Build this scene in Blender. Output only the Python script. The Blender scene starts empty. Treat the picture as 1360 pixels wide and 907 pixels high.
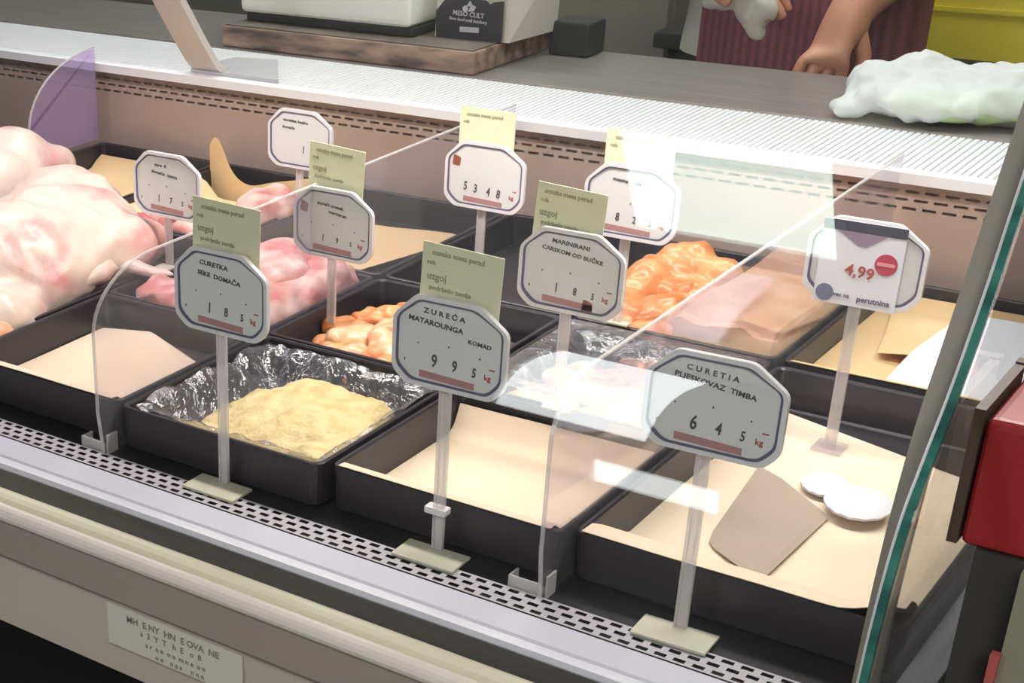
import bpy, bmesh, math, random
from mathutils import Vector, Matrix, Euler, noise
random.seed(7)
C = bpy.context.scene.collection
SC = bpy.context.scene
PI = math.pi

# ------------------------------------------------------------------ camera
cam_d = bpy.data.cameras.new('camera'); cam = bpy.data.objects.new('camera', cam_d); C.objects.link(cam)
Rt = Vector((0.76597544, 0.64187393, -0.03577001)); Dn = Vector((0.27060264, -0.37239361, -0.88774839)); Fw = Vector((-0.58314307, 0.670314, -0.45893714))
cam.matrix_world = Matrix(((Rt.x, -Dn.x, -Fw.x, 0.0), (Rt.y, -Dn.y, -Fw.y, 0.0), (Rt.z, -Dn.z, -Fw.z, 1.5), (0, 0, 0, 1)))
cam_d.sensor_width = 36; cam_d.lens = 54.75; cam_d.shift_x = 0.3454; cam_d.shift_y = 0.1719
cam_d.clip_start = 0.02
SC.camera = cam
# ------------------------------------------------------------------ world, exposure
w = bpy.data.worlds.new('world'); SC.world = w; w.use_nodes = True
w.node_tree.nodes['Background'].inputs[0].default_value = (0.86, 0.9, 1.0, 1)
w.node_tree.nodes['Background'].inputs[1].default_value = 0.22
SC.view_settings.view_transform = 'Standard'; SC.view_settings.look = 'None'
SC.view_settings.exposure = 0.25; SC.view_settings.gamma = 1.0; SC.view_settings.use_curve_mapping = False
try:
    SC.cycles.max_bounces = 10; SC.cycles.transparent_max_bounces = 24
    SC.cycles.caustics_reflective = False; SC.cycles.caustics_refractive = False
    SC.cycles.sample_clamp_indirect = 6.0
except Exception: pass

# ------------------------------------------------------------------ light levels (the lamps themselves are built further down)
DOOR_GLOW = 6.2        # daylight in the shop door
REAR_FILL_GLOW = 11.5       # unseen ceiling panels added to brighten the worktop and ledge
FILL_GLOW = 15.0         # unseen panel added over the shop floor as front fill
FRONT_GLOW = 6.8        # the small one over the shoppers
CASE_TUBE_W = 11.0       # tube lamps under the canopy of the case

def area_lamp(name, loc, rot, sx, sy, watts, col, parent=None):
    l = bpy.data.lights.new(name, 'AREA'); l.shape = 'RECTANGLE'; l.size = sx; l.size_y = sy; l.energy = watts; l.color = col
    o = bpy.data.objects.new(name, l); C.objects.link(o); o.location = loc; o.rotation_euler = rot
    if parent: o.parent = parent
    return o
# tubes under the canopy: neutral over the right columns, pinkish over the fresh poultry
area_lamp('case_lamp', (-0.75, 1.45, 1.405), (math.radians(-6), 0, 0), 1.35, 0.10, CASE_TUBE_W, (1.0, 0.94, 0.88))
area_lamp('case_lamp_pink', (-1.78, 1.45, 1.405), (math.radians(-6), 0, 0), 0.62, 0.10, CASE_TUBE_W * 0.26, (1.0, 0.86, 0.94))

# ------------------------------------------------------------------ helpers
def srgb(r, g, b):
    f = lambda c: ((c / 255) / 12.92 if c / 255 <= 0.04045 else ((c / 255 + 0.055) / 1.055) ** 2.4)
    return (f(r), f(g), f(b), 1)

MATS = {}
def mat(name, col, rough=0.5, metal=0.0, col2=None, nscale=20.0, bump=0.0, bscale=60.0, spec=0.5, sss=0.0, stretch=None, ramp=(0.35, 0.65), detail=4.0, clear=0.0):
    if name in MATS: return MATS[name]
    m = bpy.data.materials.new(name); m.use_nodes = True; nt = m.node_tree; N = nt.nodes; L = nt.links
    p = N['Principled BSDF']; p.inputs['Roughness'].default_value = rough; p.inputs['Metallic'].default_value = metal
    p.inputs['Specular IOR Level'].default_value = spec; p.inputs['Base Color'].default_value = col
    if clear: p.inputs['Coat Weight'].default_value = clear; p.inputs['Coat Roughness'].default_value = 0.12
    if sss:
        p.inputs['Subsurface Weight'].default_value = sss; p.inputs['Subsurface Radius'].default_value = (0.012, 0.005, 0.003)
    tc = N.new('ShaderNodeTexCoord'); mp = N.new('ShaderNodeMapping'); L.new(tc.outputs['Object'], mp.inputs[0])
    if stretch: mp.inputs['Scale'].default_value = stretch
    if col2 is not None:
        nz = N.new('ShaderNodeTexNoise'); nz.inputs['Scale'].default_value = nscale; nz.inputs['Detail'].default_value = detail
        L.new(mp.outputs[0], nz.inputs['Vector'])
        cr = N.new('ShaderNodeValToRGB'); cr.color_ramp.elements[0].position = ramp[0]; cr.color_ramp.elements[1].position = ramp[1]
        cr.color_ramp.elements[0].color = col; cr.color_ramp.elements[1].color = col2
        L.new(nz.outputs['Fac'], cr.inputs[0]); L.new(cr.outputs[0], p.inputs['Base Color'])
    if bump:
        n2 = N.new('ShaderNodeTexNoise'); n2.inputs['Scale'].default_value = bscale; n2.inputs['Detail'].default_value = 3
        L.new(mp.outputs[0], n2.inputs['Vector'])
        b = N.new('ShaderNodeBump'); b.inputs['Strength'].default_value = bump; b.inputs['Distance'].default_value = 0.004
        L.new(n2.outputs['Fac'], b.inputs['Height']); L.new(b.outputs[0], p.inputs['Normal'])
    MATS[name] = m
    return m

def clear_mat(name, tint, ior=1.5, rough=0.02, milk=0.0, milk_col=(0.9, 0.9, 0.92, 1), bump=0.0, bscale=40.0, boost=0.0, bstretch=None):
    """thin clear sheet: fresnel mix of a transparent and a glossy closure, optionally a little milky"""
    if name in MATS: return MATS[name]
    m = bpy.data.materials.new(name); m.use_nodes = True; nt = m.node_tree; N = nt.nodes; L = nt.links
    N.remove(N['Principled BSDF']); out = N['Material Output']
    tr = N.new('ShaderNodeBsdfTransparent'); tr.inputs[0].default_value = tint
    gl = N.new('ShaderNodeBsdfGlossy'); gl.inputs['Roughness'].default_value = rough; gl.inputs[0].default_value = (1, 1, 1, 1)
    # fresnel by Schlick's formula, the same from both sides of the sheet
    r0 = ((ior - 1) / (ior + 1)) ** 2
    lw = N.new('ShaderNodeLayerWeight'); lw.inputs[0].default_value = 0.5
    pw = N.new('ShaderNodeMath'); pw.operation = 'POWER'; L.new(lw.outputs['Facing'], pw.inputs[0]); pw.inputs[1].default_value = 5.0
    fr = N.new('ShaderNodeMath'); fr.operation = 'MULTIPLY_ADD'; L.new(pw.outputs[0], fr.inputs[0]); fr.inputs[1].default_value = 1 - r0; fr.inputs[2].default_value = r0
    mx = N.new('ShaderNodeMixShader')
    if bump:
        tc = N.new('ShaderNodeTexCoord'); mp = N.new('ShaderNodeMapping'); L.new(tc.outputs['Object'], mp.inputs[0])
        if bstretch: mp.inputs['Scale'].default_value = bstretch
        n2 = N.new('ShaderNodeTexNoise'); n2.inputs['Scale'].default_value = bscale; n2.inputs['Detail'].default_value = 4; n2.inputs['Distortion'].default_value = 1.2
        L.new(mp.outputs[0], n2.inputs['Vector'])
        b = N.new('ShaderNodeBump'); b.inputs['Strength'].default_value = bump; b.inputs['Distance'].default_value = 0.01
        L.new(n2.outputs['Fac'], b.inputs['Height']); L.new(b.outputs[0], gl.inputs['Normal']); L.new(b.outputs[0], lw.inputs['Normal'])
    fac = fr.outputs[0]
    if boost:
        ad = N.new('ShaderNodeMath'); ad.operation = 'ADD'; ad.use_clamp = True; L.new(fr.outputs[0], ad.inputs[0]); ad.inputs[1].default_value = boost; fac = ad.outputs[0]
    L.new(fac, mx.inputs[0]); L.new(tr.outputs[0], mx.inputs[1]); L.new(gl.outputs[0], mx.inputs[2])
    last = mx
    if milk:
        df = N.new('ShaderNodeBsdfDiffuse'); df.inputs[0].default_value = milk_col
        m2 = N.new('ShaderNodeMixShader'); m2.inputs[0].default_value = milk
        L.new(mx.outputs[0], m2.inputs[1]); L.new(df.outputs[0], m2.inputs[2]); last = m2
    L.new(last.outputs[0], out.inputs[0])
    MATS[name] = m
    return m

def glow_mat(name, col, strength):
    m = bpy.data.materials.new(name); m.use_nodes = True
    p = m.node_tree.nodes['Principled BSDF']; p.inputs['Base Color'].default_value = col
    p.inputs['Emission Color'].default_value = col; p.inputs['Emission Strength'].default_value = strength
    return m

def link(name, me, m, parent=None, smooth=False, loc=None):
    if isinstance(me, bmesh.types.BMesh):
        bm = me; me = bpy.data.meshes.new(name); bmesh.ops.recalc_face_normals(bm, faces=bm.faces); bm.to_mesh(me); bm.free()
    o = bpy.data.objects.new(name, me); C.objects.link(o)
    if m is not None:
        me.materials.clear(); me.materials.append(m)
    if smooth:
        for p in me.polygons: p.use_smooth = True
        me.set_sharp_from_angle(angle=math.radians(50))
    if parent: o.parent = parent
    if loc: o.location = loc
    return o

def tag(o, label, cat, group=None):
    o['label'] = label; o['category'] = cat
    if group: o['group'] = group
    return o
def thing(name, label, cat, loc=(0, 0, 0), rz=0.0, group=None):
    o = bpy.data.objects.new(name, None); C.objects.link(o); o.location = loc; o.rotation_euler = (0, 0, rz); o.empty_display_size = 0.05
    return tag(o, label, cat, group)
def struct(name, bm, m, parent=None):
    o = link(name, bm, m, parent); o['kind'] = 'structure'; return o

def box(bm, x0, x1, y0, y1, z0, z1, bev=0.0, seg=2):
    r = bmesh.ops.create_cube(bm, size=1.0)
    bmesh.ops.scale(bm, vec=(x1 - x0, y1 - y0, z1 - z0), verts=r['verts'])
    bmesh.ops.translate(bm, vec=((x0 + x1) / 2, (y0 + y1) / 2, (z0 + z1) / 2), verts=r['verts'])
    if bev:
        es = list({e for v in r['verts'] for e in v.link_edges})
        bmesh.ops.bevel(bm, geom=es, offset=bev, segments=seg, affect='EDGES', profile=0.6)
    return bm
def nb(): return bmesh.new()
def mkbox(*a, **k): return box(nb(), *a, **k)

def extrude_x(bm, prof, x0, x1, closed=True):
    """profile of (y, z) points swept along x"""
    a = [bm.verts.new((x0, y, z)) for y, z in prof]; b = [bm.verts.new((x1, y, z)) for y, z in prof]
    n = len(prof); rng = range(n) if closed else range(n - 1)
    for i in rng:
        j = (i + 1) % n; bm.faces.new((a[i], a[j], b[j], b[i]))
    if closed:
        bm.faces.new(a); bm.faces.new(list(reversed(b)))
    return bm
def sheet_x(prof, x0, x1, th, bm=None):
    """a plate of even thickness following an open (y, z) profile, swept along x"""
    bm = bm or nb(); pts = [Vector((0, y, z)) for y, z in prof]; off = []
    for i in range(len(pts)):
        t = (pts[min(i + 1, len(pts) - 1)] - pts[max(i - 1, 0)]).normalized()
        off.append(pts[i] + Vector((0, t.z, -t.y)) * th)
    ring = [(p.y, p.z) for p in pts] + [(p.y, p.z) for p in reversed(off)]
    n = len(pts); a = [bm.verts.new((x0, y, z)) for y, z in ring]; b = [bm.verts.new((x1, y, z)) for y, z in ring]; m = len(ring)
    for i in range(m): j = (i + 1) % m; bm.faces.new((a[i], a[j], b[j], b[i]))
    for i in range(n - 1):
        bm.faces.new((a[i], a[i + 1], a[m - 2 - i], a[m - 1 - i])); bm.faces.new((b[i], b[i + 1], b[m - 2 - i], b[m - 1 - i]))
    return bm
def spline(pts, n=6):
    """Catmull-Rom through 2-D/3-D points"""
    P = [Vector(p) for p in pts]; out = []
    for i in range(len(P) - 1):
        p0 = P[max(i - 1, 0)]; p1 = P[i]; p2 = P[i + 1]; p3 = P[min(i + 2, len(P) - 1)]
        for k in range(n):
            t = k / n; out.append(0.5 * ((2 * p1) + (-p0 + p2) * t + (2 * p0 - 5 * p1 + 4 * p2 - p3) * t * t + (-p0 + 3 * p1 - 3 * p2 + p3) * t ** 3))
    out.append(P[-1]); return out
def prism(bm, poly, thick, axis='y', c=0.0):
    """flat outline (u, v) with a thickness; axis y: (x, z) outline, axis x: (y, z), axis z: (x, y)"""
    def p(u, v, d):
        return {'y': (u, c + d, v), 'x': (c + d, u, v), 'z': (u, v, c + d)}[axis]
    a = [bm.verts.new(p(u, v, 0)) for u, v in poly]; b = [bm.verts.new(p(u, v, thick)) for u, v in poly]; n = len(poly)
    bm.faces.new(a); bm.faces.new(list(reversed(b)))
    for i in range(n): j = (i + 1) % n; bm.faces.new((a[i], a[j], b[j], b[i]))
    return bm
def round_poly(pts, radii, seg=5):
    """rounds the corners of a polygon"""
    out = []; n = len(pts)
    for i in range(n):
        p = Vector(pts[i]); a = Vector(pts[i - 1]); b = Vector(pts[(i + 1) % n]); r = radii[i] if isinstance(radii, (list, tuple)) else radii
        if r <= 0: out.append(tuple(p)); continue
        d0 = (a - p).normalized(); d1 = (b - p).normalized()
        p0 = p + d0 * r; p1 = p + d1 * r
        for k in range(seg + 1):
            t = k / seg; out.append(tuple(p0 * (1 - t) ** 2 + p * 2 * t * (1 - t) + p1 * t * t))
    return out
def tube(bm, pts, r, seg=8, cap=True):
    pts = [Vector(p) for p in pts]; rings = []; up = Vector((0, 0, 1))
    for i, p in enumerate(pts):
        t = (pts[min(i + 1, len(pts) - 1)] - pts[max(i - 1, 0)]).normalized()
        s = t.cross(up); s = s.normalized() if s.length > 1e-4 else Vector((1, 0, 0)); u = s.cross(t)
        rr = r[i] if isinstance(r, (list, tuple)) else r
        rings.append([bm.verts.new(p + (s * math.cos(2 * PI * k / seg) + u * math.sin(2 * PI * k / seg)) * rr) for k in range(seg)])
    for a, b in zip(rings, rings[1:]):
        for k in range(seg): bm.faces.new((a[k], a[(k + 1) % seg], b[(k + 1) % seg], b[k]))
    if cap: bm.faces.new(rings[0]); bm.faces.new(list(reversed(rings[-1])))
    return bm
def grid(fn, nu, nv, thick=0.0006):
    """sheet of paper or film: fn(u, v) gives the point; closed to a real thickness"""
    bm = nb(); V = [[bm.verts.new(fn(i / nu, j / nv)) for j in range(nv + 1)] for i in range(nu + 1)]
    for i in range(nu):
        for j in range(nv): bm.faces.new((V[i][j], V[i + 1][j], V[i + 1][j + 1], V[i][j + 1]))
    bm.normal_update()
    if thick: bmesh.ops.solidify(bm, geom=list(bm.faces), thickness=thick)
    return bm
_dg = None
def bake(o):
    """apply the modifiers of an object"""
    bpy.context.view_layer.update(); dg = bpy.context.evaluated_depsgraph_get()
    me = bpy.data.meshes.new_from_object(o.evaluated_get(dg)); o.modifiers.clear(); o.data = me; return o
def blob(name, ells, m, voxel=0.006, smooth=6, amp=0.0, nscale=30.0, parent=None, amp2=0.0, nscale2=90.0, floor=None, sub=3, clamp=None):
    """one soft lump: ellipsoids (centre, radii, euler) fused by voxel remesh, smoothed, roughened by noise"""
    bm = nb()
    for c, r, *e in ells:
        M = Matrix.Translation(c) @ (Euler([math.radians(a) for a in e[0]]).to_matrix().to_4x4() if e else Matrix()) @ Matrix.Diagonal((*r, 1))
        bmesh.ops.create_icosphere(bm, subdivisions=sub, radius=1.0, matrix=M)
    o = link(name, bm, m, parent)
    md = o.modifiers.new('r', 'REMESH'); md.mode = 'VOXEL'; md.voxel_size = voxel
    if smooth: ms = o.modifiers.new('s', 'SMOOTH'); ms.factor = 0.5; ms.iterations = smooth
    bake(o)
    me = o.data
    if amp or amp2 or floor is not None or clamp:
        nr = [v.normal.copy() for v in me.vertices]
        for v, n in zip(me.vertices, nr):
            d = 0
            if amp: d += amp * noise.noise(v.co * nscale)
            if amp2: d += amp2 * noise.noise(v.co * nscale2 + Vector((3.1, 1.7, 9.2)))
            v.co += n * d
            if floor is not None and v.co.z < floor: v.co.z = floor
            if clamp:
                x0, x1, y0, y1 = clamp; v.co.x = min(max(v.co.x, x0), x1); v.co.y = min(max(v.co.y, y0), y1)
    me.materials.clear(); me.materials.append(m)
    for p in me.polygons: p.use_smooth = True
    return o
def text_mesh(lines, depth=0.0004):
    """lines: (string, x, z, size, angle, bold) -> one bmesh of raised print in the xz plane facing -y"""
    bm = nb()
    for s, x, z, size, ang, sx in lines:
        cu = bpy.data.curves.new('t', 'FONT'); cu.body = s; cu.size = size; cu.extrude = depth / 2; cu.align_x = 'CENTER'; cu.resolution_u = 2; cu.offset = size * 0.018
        t = bpy.data.objects.new('t', cu); C.objects.link(t); bpy.context.view_layer.update()
        me = bpy.data.meshes.new_from_object(t.evaluated_get(bpy.context.evaluated_depsgraph_get()))
        M = Matrix.Translation((x, 0, z)) @ Matrix.Rotation(math.radians(ang), 4, 'Y') @ Matrix.Rotation(PI / 2, 4, 'X') @ Matrix.Diagonal((sx, 1, 1, 1))
        me.transform(M); bm.from_mesh(me); bpy.data.objects.remove(t); bpy.data.curves.remove(cu); bpy.data.meshes.remove(me)
    return bm
def skin_mesh(name, verts, edges, radii, m, parent=None, sub=1, root=0):
    me = bpy.data.meshes.new(name); me.from_pydata([tuple(v) for v in verts], edges, []); o = bpy.data.objects.new(name, me); C.objects.link(o)
    sk = o.modifiers.new('skin', 'SKIN'); sk.use_smooth_shade = True
    for i, r in enumerate(radii):
        d = me.skin_vertices[0].data[i]; d.radius = r if isinstance(r, tuple) else (r, r); d.use_root = (i == root)
    sb = o.modifiers.new('sub', 'SUBSURF'); sb.levels = sub; sb.render_levels = sub
    bake(o); o.data.materials.clear(); o.data.materials.append(m)
    for p in o.data.polygons: p.use_smooth = True
    if parent: o.parent = parent
    return o

# ------------------------------------------------------------------ materials
black_pl = mat('black tray plastic', srgb(47, 42, 49), 0.36, bump=0.05, bscale=200)
deck_m = mat('dark deck steel', srgb(24, 23, 27), 0.35, col2=srgb(34, 33, 38), nscale=14)
steel = mat('brushed counter steel', srgb(150, 143, 140), 0.40, 0.4, col2=srgb(136, 129, 126), nscale=5, stretch=(1, 14, 1))
inner_steel = mat('interior back steel', srgb(186, 164, 154), 0.5, 0.1, col2=srgb(170, 146, 136), nscale=4)
white_rib = mat('white ribbed profile', srgb(236, 234, 238), 0.3)
lav = mat('pale grey enamel rail', srgb(198, 195, 210), 0.35)
cream = mat('cream bumper rail', srgb(216, 210, 186), 0.4)
taupe = mat('taupe front panel', srgb(188, 178, 166), 0.45, col2=srgb(196, 186, 174), nscale=2)
taupe_d = mat('dark taupe fascia', srgb(152, 142, 134), 0.45)
kick_m = mat('black kick plate', srgb(14, 13, 16), 0.6)
navy = mat('dark channel rubber', srgb(22, 21, 28), 0.85, spec=0.1)
gasket = mat('grey gasket profile', srgb(142, 134, 124), 0.5)
teal = mat('green glass edge', srgb(34, 82, 76), 0.12, col2=srgb(62, 128, 114), nscale=8, stretch=(1, 1, 6))
glass = clear_mat('front glass', (0.975, 0.99, 0.98, 1), 1.5, 0.0)
acryl = clear_mat('clear acrylic', (0.9, 0.88, 0.92, 1), 1.49, 0.05, milk=0.05)
acryl_edge = clear_mat('acrylic polished edge', (0.94, 0.92, 0.92, 1), 1.49, 0.08, milk=0.36, milk_col=(0.9, 0.86, 0.86, 1))
acryl_violet = clear_mat('violet tinted acrylic', (0.88, 0.80, 0.96, 1), 1.49, 0.05, milk=0.22, milk_col=(0.62, 0.48, 0.78, 1))
film_m = clear_mat('cling film', (0.95, 0.95, 0.97, 1), 1.5, 0.10, milk=0.03, milk_col=(0.8, 0.8, 0.95, 1), bump=0.9, bscale=38, boost=0.05)
kraft_a = mat('kraft paper pale', srgb(232, 212, 190), 0.75, col2=srgb(226, 203, 178), nscale=6, bump=0.05, bscale=300)  # pale tint mostly puts the front-row light into the kraft colour
kraft_b = mat('kraft paper tan', srgb(228, 196, 150), 0.75, col2=srgb(220, 184, 136), nscale=6, bump=0.05, bscale=300)  # tan tint mostly puts the yellower rear-row light into the same kraft
white_paper = mat('white paper', srgb(226, 224, 234), 0.7)
taupe_patch_m = mat('taupe patch', srgb(172, 154, 140), 0.75, col2=srgb(166, 148, 134), nscale=8)
plate_m = mat('price plate face', srgb(220, 217, 218), 0.4)
rim_m = mat('price plate white rim', srgb(226, 220, 224), 0.25)
navy_line = mat('price plate border line', srgb(96, 92, 118), 0.4)
ink = mat('black marker ink', srgb(76, 74, 76), 0.6)
pink_bar = mat('dusty red print', srgb(176, 128, 128), 0.5)
red_mark = mat('red print', srgb(176, 84, 80), 0.5)
base_m = mat('cream sign foot', srgb(196, 190, 172), 0.35)
card_m = mat('pale yellow card', srgb(226, 221, 190), 0.6, col2=srgb(220, 215, 184), nscale=10)
card_ink = mat('grey print', srgb(158, 152, 124), 0.6)
chick_m = mat('raw poultry skin', srgb(222, 200, 190), 0.34, col2=srgb(204, 138, 140), nscale=13, sss=0.2, bump=0.35, bscale=55, ramp=(0.50, 0.72))
thigh_m = mat('raw poultry flesh', srgb(206, 128, 126), 0.32, col2=srgb(230, 200, 188), nscale=24, sss=0.2, bump=0.15, bscale=60, ramp=(0.38, 0.6))
blood_m = mat('dark raw meat', srgb(176, 62, 78), 0.25, col2=srgb(214, 110, 120), nscale=30)
mince_m = mat('pale minced poultry', srgb(222, 200, 150), 0.55, col2=srgb(206, 180, 126), nscale=50, bump=0.6, bscale=260, ramp=(0.4, 0.62))
orange_m = mat('marinated orange meat', srgb(228, 164, 112), 0.36, col2=srgb(202, 108, 50), nscale=26, bump=0.2, bscale=80, clear=0.3)
orange_p = mat('pale marinated meat', srgb(236, 194, 160), 0.34, col2=srgb(218, 148, 104), nscale=26, bump=0.2, bscale=80, clear=0.3)
slab_m = mat('pinkish ground meat', srgb(220, 178, 154), 0.42, col2=srgb(198, 136, 104), nscale=18, bump=0.45, bscale=90)
board_m = mat('worn board edge', srgb(74, 60, 54), 0.6, col2=srgb(168, 138, 118), nscale=12, stretch=(1, 4, 4))
foam = mat('white foam', srgb(238, 238, 228), 0.6, bump=0.05, bscale=120)
dark_rub = mat('dark rubber', srgb(44, 44, 44), 0.6)
bag_m = clear_mat('thin white plastic', (0.93, 0.95, 0.93, 1), 1.45, 0.25, milk=0.62, milk_col=(0.86, 0.87, 0.88, 1), bump=0.5, bscale=26)
lettuce_m = mat('pale green leaf', srgb(206, 224, 172), 0.5, col2=srgb(182, 208, 138), nscale=18)
paper_bag = mat('white paper bag', srgb(212, 206, 194), 0.7, bump=0.2, bscale=30)
print_blk = mat('charcoal print', srgb(52, 50, 56), 0.5)
print_wht = mat('pale print', srgb(196, 194, 204), 0.5)
yellow_m = mat('yellow plastic', srgb(232, 212, 62), 0.5, col2=srgb(220, 200, 66), nscale=4)
brick_m = mat('brown print', srgb(146, 78, 40), 0.5)
cup_m = mat('dull grey steel', srgb(150, 142, 130), 0.5, 0.2, col2=srgb(138, 130, 120), nscale=3)
cup_d = mat('dark grey steel', srgb(62, 60, 62), 0.5, 0.3)
coat_m = mat('white cotton coat', srgb(206, 202, 192), 0.8, col2=srgb(196, 192, 182), nscale=22)
skin_m = mat('skin', srgb(196, 142, 116), 0.5, col2=srgb(186, 128, 104), nscale=20, sss=0.15)
hair_m = mat('dark hair', srgb(46, 34, 28), 0.6)
trouser_m = mat('dark trousers', srgb(44, 44, 52), 0.8)
red_m = mat('red plastic', srgb(152, 36, 38), 0.4, col2=srgb(142, 32, 36), nscale=5)
brown_m = mat('brown frame', srgb(74, 58, 44), 0.5)
char_m = mat('charcoal side', srgb(52, 51, 48), 0.6)
sage_m = mat('grey green panel', srgb(134, 132, 112), 0.5)
wall_m = mat('shop wall paint', srgb(140, 134, 126), 0.8, col2=srgb(130, 124, 116), nscale=2)
ceil_m = mat('ceiling paint', srgb(220, 220, 216), 0.85)
floor_m = mat('shop floor', srgb(96, 90, 84), 0.4, col2=srgb(84, 78, 74), nscale=3)

# apron: maroon stripes
apron_m = bpy.data.materials.new('maroon striped apron'); apron_m.use_nodes = True
_n = apron_m.node_tree; _p = _n.nodes['Principled BSDF']; _p.inputs['Roughness'].default_value = 0.8
_tc = _n.nodes.new('ShaderNodeTexCoord'); _wv = _n.nodes.new('ShaderNodeTexWave'); _wv.wave_type = 'BANDS'; _wv.bands_direction = 'X'
_wv.inputs['Scale'].default_value = 22.0; _wv.inputs['Distortion'].default_value = 0.3
_cr = _n.nodes.new('ShaderNodeValToRGB'); _cr.color_ramp.elements[0].color = srgb(112, 62, 76); _cr.color_ramp.elements[1].color = srgb(146, 80, 96)
_n.links.new(_tc.outputs['Object'], _wv.inputs[0]); _n.links.new(_wv.outputs[0], _cr.inputs[0]); _n.links.new(_cr.outputs[0], _p.inputs['Base Color'])

# ------------------------------------------------------------------ the room
struct('floor', mkbox(-4.5, 2.0, -1.9, 3.9, -0.05, 0.0), floor_m)
struct('wall_back', mkbox(-4.5, 2.0, 3.6, 3.7, 0, 2.6), wall_m)
DX0, DX1 = -1.74, -1.00
bmw = nb(); box(bmw, -4.5, DX0, -1.6, -1.5, 0, 2.6); box(bmw, DX1, 2.0, -1.6, -1.5, 0, 2.6); box(bmw, DX0, DX1, -1.6, -1.5, 2.42, 2.6)
struct('wall_front', bmw, wall_m)
struct('wall_left', mkbox(-4.6, -4.5, -1.6, 3.7, 0, 2.6), wall_m)
struct('wall_right', mkbox(2.0, 2.1, -1.6, 3.7, 0, 2.6), wall_m)
# ceiling with recesses for the panels
PX = [(-1.30, -0.89, -0.55, -0.285), (0.10, 1.30, -1.10, -0.35), (-1.25, -0.65, 2.05, 2.65), (-2.25, -1.65, 2.05, 2.65), (-0.25, 0.35, 2.05, 2.65)]  # only the first is read from a reflection; the rest are added fill
struct('ceiling', mkbox(-4.6, 2.1, -1.6, 3.7, 2.615, 2.7), ceil_m)
front_glow = glow_mat('small led panel diffuser', (0.84, 1.0, 0.92, 1), FRONT_GLOW)
fill_glow = glow_mat('front fill panel diffuser', (1.0, 0.97, 0.95, 1), FILL_GLOW)
rear_fill_glow = glow_mat('led panel diffuser', (0.95, 1.0, 0.97, 1), REAR_FILL_GLOW)
for i, (a, b, c, d) in enumerate(PX):
    t = thing('ceiling_light', 'flat rectangular LED ceiling panel, ' + ['small, above the shoppers in front of the glass', 'unseen, added as front fill at the right above the shop floor', 'large, added as rear fill above the middle of the worktop', 'large, added as rear fill above the left end of the worktop', 'large, added as rear fill above the right end of the worktop'][i], 'ceiling light', ((a + b) / 2, (c + d) / 2, 2.6), 0, 'LED ceiling panels')
    hx, hy = (b - a) / 2, (d - c) / 2
    fb = nb()
    for q in ((-hx - .02, hx + .02, -hy - .02, -hy), (-hx - .02, hx + .02, hy, hy + .02), (-hx - .02, -hx, -hy, hy), (hx, hx + .02, -hy, hy)): box(fb, *q, -0.01, 0.015)
    link('frame', fb, white_rib, t); link('diffuser', mkbox(-hx, hx, -hy, hy, 0.0, 0.012), (front_glow, fill_glow)[i] if i < 2 else rear_fill_glow, t)
# glazed shop door with daylight behind
door = bpy.data.objects.new('door_1', None); C.objects.link(door); door.location = (0, 0, 0); door['kind'] = 'structure'
frame_m = mat('door frame aluminium', srgb(150, 150, 150), 0.4, 0.6)
fb = nb(); box(fb, DX0, DX0 + .05, -1.58, -1.52, 0, 2.42); box(fb, DX1 - .05, DX1, -1.58, -1.52, 0, 2.42)
box(fb, DX0 + .05, DX1 - .05, -1.58, -1.52, 2.36, 2.42); box(fb, DX0 + .05, DX1 - .05, -1.58, -1.52, 0, 0.47); box(fb, DX0 + .05, DX1 - .05, -1.58, -1.52, 0.74, 1.15)
box(fb, -1.29, DX1 - .05, -1.58, -1.52, 1.15, 2.36); box(fb, DX0 + .05, -1.41, -1.58, -1.52, 0.47, 0.74); box(fb, -1.10, DX1 - .05, -1.58, -1.52, 0.47, 0.74)
o = link('door_frame', fb, frame_m, door)
day = glow_mat('daylit glazing', (0.93, 0.98, 1.0, 1), DOOR_GLOW)
link('door_pane', mkbox(DX0 + .05, -1.29, -1.556, -1.544, 1.15, 2.36), day, door)
link('door_pane', mkbox(-1.41, -1.10, -1.556, -1.544, 0.47, 0.74), day, door)

# ------------------------------------------------------------------ the refrigerated counter
case = thing('display_case', 'refrigerated glass butcher counter with steel worktop and taupe front, filled with trays', 'display counter', (0, 0, 0))
XL, XR = -2.7, -0.205
# front lower body
link('kick_plate', mkbox(XL, XR, 1.02, 1.10, 0.02, 0.685), kick_m, case)
link('body_base', mkbox(XL, XR, 1.10, 2.40, 0.02, 0.79), kick_m, case)
link('front_panel', extrude_x(nb(), [(0.925, 0.763), (0.930, 0.678), (0.945, 0.672), (1.02, 0.69), (1.10, 0.69), (1.10, 0.763)], XL, XR), taupe, case)
link('fascia', extrude_x(nb(), [(0.918, 0.810), (0.916, 0.769), (0.920, 0.764), (1.10, 0.764), (1.10, 0.79), (0.99, 0.79)], XL, XR), taupe_d, case)
def rail(y, z, r, flat=1.0):
    return [(y + r * math.cos(a), z + r * flat * math.sin(a)) for a in [2 * PI * k / 14 for k in range(14)]]
link('bumper_rail', extrude_x(nb(), rail(0.9205, 0.8145, 0.0085), XL, XR), lav if False else mat('pale rail', srgb(222, 212, 202), 0.35), case)
link('bumper_rail', extrude_x(nb(), rail(0.9445, 0.8115, 0.0125, 0.8), XL, XR), cream, case)
link('glass_channel', extrude_x(nb(), [(0.958, 0.79), (0.958, 0.812), (0.970, 0.806), (0.975, 0.7945), (1.018, 0.7945), (1.018, 0.79)], XL, XR), navy, case)
link('front_rail', extrude_x(nb(), [(1.0185, 0.7905), (1.0185, 0.7955), (1.022, 0.799), (1.031, 0.8000), (1.0335, 0.7985), (1.036, 0.8005), (1.068, 0.8015), (1.068, 0.7905)], XL, XR), lav, case)
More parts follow.
